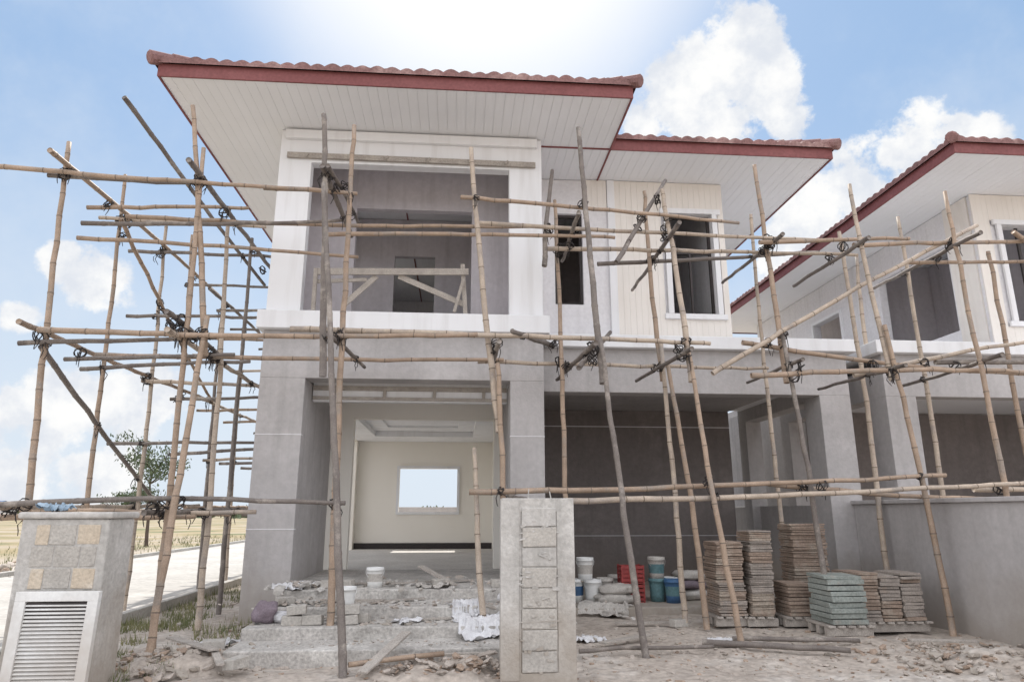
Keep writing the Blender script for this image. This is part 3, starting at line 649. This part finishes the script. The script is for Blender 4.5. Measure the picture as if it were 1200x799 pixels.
# ------------------------------------------------------------------ trees / distance
def tree(x,y,h,crown,z0,dens,seed):
    random.seed(seed); e=empty('tree'); m=MB(); pts=[Vector((x,y,z0))]
    for k in range(6): pts.append(pts[-1]+Vector((R(-.08,.08),R(-.08,.08),h*.13)))
    m.tube(pts,[.09,.08,.07,.06,.05,.04,.03],8); ends=[]
    for k in range(12):
        b_=pts[random.randint(3,6)]; a=R(0,6.28); l=crown*R(.5,1.05); c_=b_+Vector((math.cos(a)*l*.5,math.sin(a)*l*.5,l*R(.2,.7))); d_=c_+Vector((math.cos(a+.4)*l*.5,math.sin(a+.4)*l*.5,l*R(.1,.5)))
        m.tube([b_,c_,d_],[.03,.018,.008],6); ends+=[c_,d_]
    m.build('trunk_and_limbs',BARK,e)
    m=MB()
    for q in ends+[pts[-1]+Vector((0,0,.3))]:
        for _ in range(dens):
            o=q+Vector((random.gauss(0,1),random.gauss(0,1),random.gauss(0,.7)))*crown*.16; s_=R(.05,.11)
            M=Euler((R(0,6),R(0,6),R(0,6))).to_matrix(); i0=len(m.v)
            for c_ in((-s_,0,0),(0,-s_*.4,0),(s_,0,0),(0,s_*.4,0)): m.v.append(tuple(o+M@Vector(c_)))
            m.f.append((i0,i0+1,i0+2,i0+3)); m.m.append(0)
    m.build('foliage',LEAF,e)
tree(-13.8,33,4.2,1.4,0,80,3); tree(-18.3,40,2.6,1.2,0,60,5)
random.seed(11)
m=MB()
for i in range(190):
    x=R(-330,420); y=R(170,290); r=R(2,6); hh=R(1.2,3.6)
    for _ in range(80):
        v=Vector((random.gauss(0,1),random.gauss(0,1),random.gauss(0,1))).normalized()*R(.5,1.05); o=Vector((x+v.x*r*1.8,y+v.y*r,hh*.45+v.z*hh*.6)); s_=R(.4,.9)
        M=Euler((R(0,6),R(0,6),R(0,6))).to_matrix(); i0=len(m.v)
        for c_ in((-s_,0,0),(0,-s_*.7,0),(s_,0,0),(0,s_*.7,0)): m.v.append(tuple(o+M@Vector(c_)))
        m.f.append((i0,i0+1,i0+2,i0+3)); m.m.append(0)
m.build('distant_tree_line',LEAF)
D=empty('distant_house')
m=MB(); m.solid((12,22,44,52,0,5.2),[(13+2.4*i,14.2+2.4*i,43.9,44.2,1,2.4) for i in range(3)]+[(13+2.4*i,14.2+2.4*i,43.9,44.2,3.4,4.6) for i in range(3)]); m.build('walls',WALLW,D)
hiproof(D,11.3,22.7,43.3,52.7,5.4,.5)
D=empty('distant_shed')
m=MB(); m.solid((-130,-96,150,162,0,2.4)); m.build('walls',WALLW,D)
m=MB(); m.quadbox([(-131,149,2.4),(-95,149,2.4),(-95,163,2.4),(-131,163,2.4),(-131,155.9,3.8),(-95,155.9,3.8),(-95,156.1,3.8),(-131,156.1,3.8)],0); m.build('roof',BLUE,D)

# ------------------------------------------------------------------ camera, sun, sky
cam=bpy.data.cameras.new('camera'); co=bpy.data.objects.new('camera',cam); scene.collection.objects.link(co)
cam.lens=24; cam.sensor_width=36; cam.clip_end=9000; co.location=(0,0,1.5)
co.rotation_euler=(math.radians(104.04),0,math.radians(-4.5)); scene.camera=co
EL=math.radians(49); AZ=math.radians(1)   # azimuth from +Y toward +X
sd=Vector((math.sin(AZ)*math.cos(EL),math.cos(AZ)*math.cos(EL),math.sin(EL)))
sl=bpy.data.lights.new('sun','SUN'); sl.energy=5; sl.angle=math.radians(.5); sl.color=(1,.96,.89)
so=bpy.data.objects.new('sun',sl); scene.collection.objects.link(so); so.rotation_euler=(-sd).to_track_quat('-Z','Y').to_euler(); so.location=(0,30,40)
w=bpy.data.worlds.new('World'); scene.world=w; w.use_nodes=True; nt=w.node_tree; N=nt.nodes; Lk=nt.links
bg=N['Background']; bg.inputs[1].default_value=.15
sky=N.new('ShaderNodeTexSky'); sky.sky_type='NISHITA'; sky.sun_disc=False; sky.sun_elevation=EL; sky.sun_rotation=AZ; sky.dust_density=1.0; sky.air_density=1.0
tc=N.new('ShaderNodeTexCoord'); d=tc.outputs['Generated']
def mth(op,a,b_=None,clamp=False):
    n=N.new('ShaderNodeMath'); n.operation=op; n.use_clamp=clamp
    for i,q in enumerate((a,b_)):
        if q is None: continue
        if isinstance(q,(int,float)): n.inputs[i].default_value=q
        else: Lk.new(q,n.inputs[i])
    return n.outputs[0]
def mrw(v,a,b_,lo=0,hi=1,sm=True):
    r=N.new('ShaderNodeMapRange'); r.interpolation_type='SMOOTHSTEP' if sm else 'LINEAR'
    r.inputs[1].default_value=a; r.inputs[2].default_value=b_; r.inputs[3].default_value=lo; r.inputs[4].default_value=hi; Lk.new(v,r.inputs[0]); return r.outputs[0]
def nz(sc,det,ro=.6):
    n=N.new('ShaderNodeTexNoise'); n.inputs['Scale'].default_value=sc; n.inputs['Detail'].default_value=det; n.inputs['Roughness'].default_value=ro; Lk.new(d,n.inputs['Vector']); return n.outputs['Fac']
# cumulus banks: azimuth (deg right of +Y), elevation (deg), angular size
def dirv(az,el):
    a=math.radians(az); e_=math.radians(el); return Vector((math.sin(a)*math.cos(e_),math.cos(a)*math.cos(e_),math.sin(e_)))
def uv2ae(u,v):
    x=(u-600)/800; y=(400-v)/800; p_=math.radians(14.04); s_=math.radians(4.5)
    f=math.cos(p_)-y*math.sin(p_); z=math.sin(p_)+y*math.cos(p_)
    X=x*math.cos(s_)+f*math.sin(s_); Y=f*math.cos(s_)-x*math.sin(s_)
    return math.degrees(math.atan2(X,Y)),math.degrees(math.atan2(z,math.hypot(X,Y)))
CL=[(835,100,.08),(885,62,.055),(790,130,.06),(905,110,.05),(850,150,.06),(760,150,.04),(920,150,.04),(1000,225,.07),(955,250,.05),(1060,180,.055),(1030,260,.06),(1095,200,.05),(1140,165,.035),(925,290,.05),(985,300,.05),(120,325,.045),(70,305,.03),(20,372,.025),(160,470,.06),(60,490,.07),(20,560,.06),(110,560,.06)]
acc=None
for u,v,r in CL:
    n=N.new('ShaderNodeVectorMath'); n.operation='DISTANCE'; Lk.new(d,n.inputs[0]); n.inputs[1].default_value=dirv(*uv2ae(u,v))
    k=mth('SUBTRACT',1.0,mth('DIVIDE',n.outputs['Value'],r))
    acc=k if acc is None else mth('MAXIMUM',acc,k)
big=nz(13,8,.62)
cum=mrw(mth('ADD',acc,mth('MULTIPLY',mth('SUBTRACT',big,.5),2.8)),0.0,.36)
sp=N.new('ShaderNodeSeparateXYZ'); Lk.new(d,sp.inputs[0]); z=sp.outputs[2]; yv=sp.outputs[1]
back_fill=mth('MULTIPLY',mrw(nz(2.2,3),.36,.52),mrw(yv,.5,.1))
back_fill=mth('MULTIPLY',back_fill,mrw(z,-.02,.06))
wisp=mth('MULTIPLY',mrw(nz(3.2,6,.62),.42,.74),.42)
shade=mrw(nz(18,5,.6),.32,.66)
def mixc(f,a,b_):
    x=N.new('ShaderNodeMix'); x.data_type='RGBA'
    if isinstance(f,float): x.inputs[0].default_value=f
    else: Lk.new(f,x.inputs[0])
    for i,c_ in ((6,a),(7,b_)):
        if isinstance(c_,tuple): x.inputs[i].default_value=(*c_,1)
        else: Lk.new(c_,x.inputs[i])
    return x.outputs[2]
cc=mixc(shade,(5.1,5.35,5.8),(6.7,6.7,6.65))
base=mixc(.76,sky.outputs[0],(2.25,3.5,5.3))
haze=mrw(z,0.02,.55,.92,0.0)
base=mixc(haze,base,(5.0,5.55,6.15))
base=mixc(wisp,base,(5.2,5.65,6.2))
# aureole of scattered light around the sun
dt=N.new('ShaderNodeVectorMath'); dt.operation='DOT_PRODUCT'; Lk.new(d,dt.inputs[0]); dt.inputs[1].default_value=sd
base=mixc(mrw(dt.outputs['Value'],.925,1.0,0,.95),base,(7.4,7.3,7.2))
base=mixc(cum,base,cc)
# unseen bright cloud deck opposite the sun, added as fill for the shaded facade
base=mixc(back_fill,base,(12.8,12.8,13.2))
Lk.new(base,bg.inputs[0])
scene.view_settings.view_transform='Standard'; scene.view_settings.look='None'; scene.view_settings.exposure=0
print('lashes',nl)
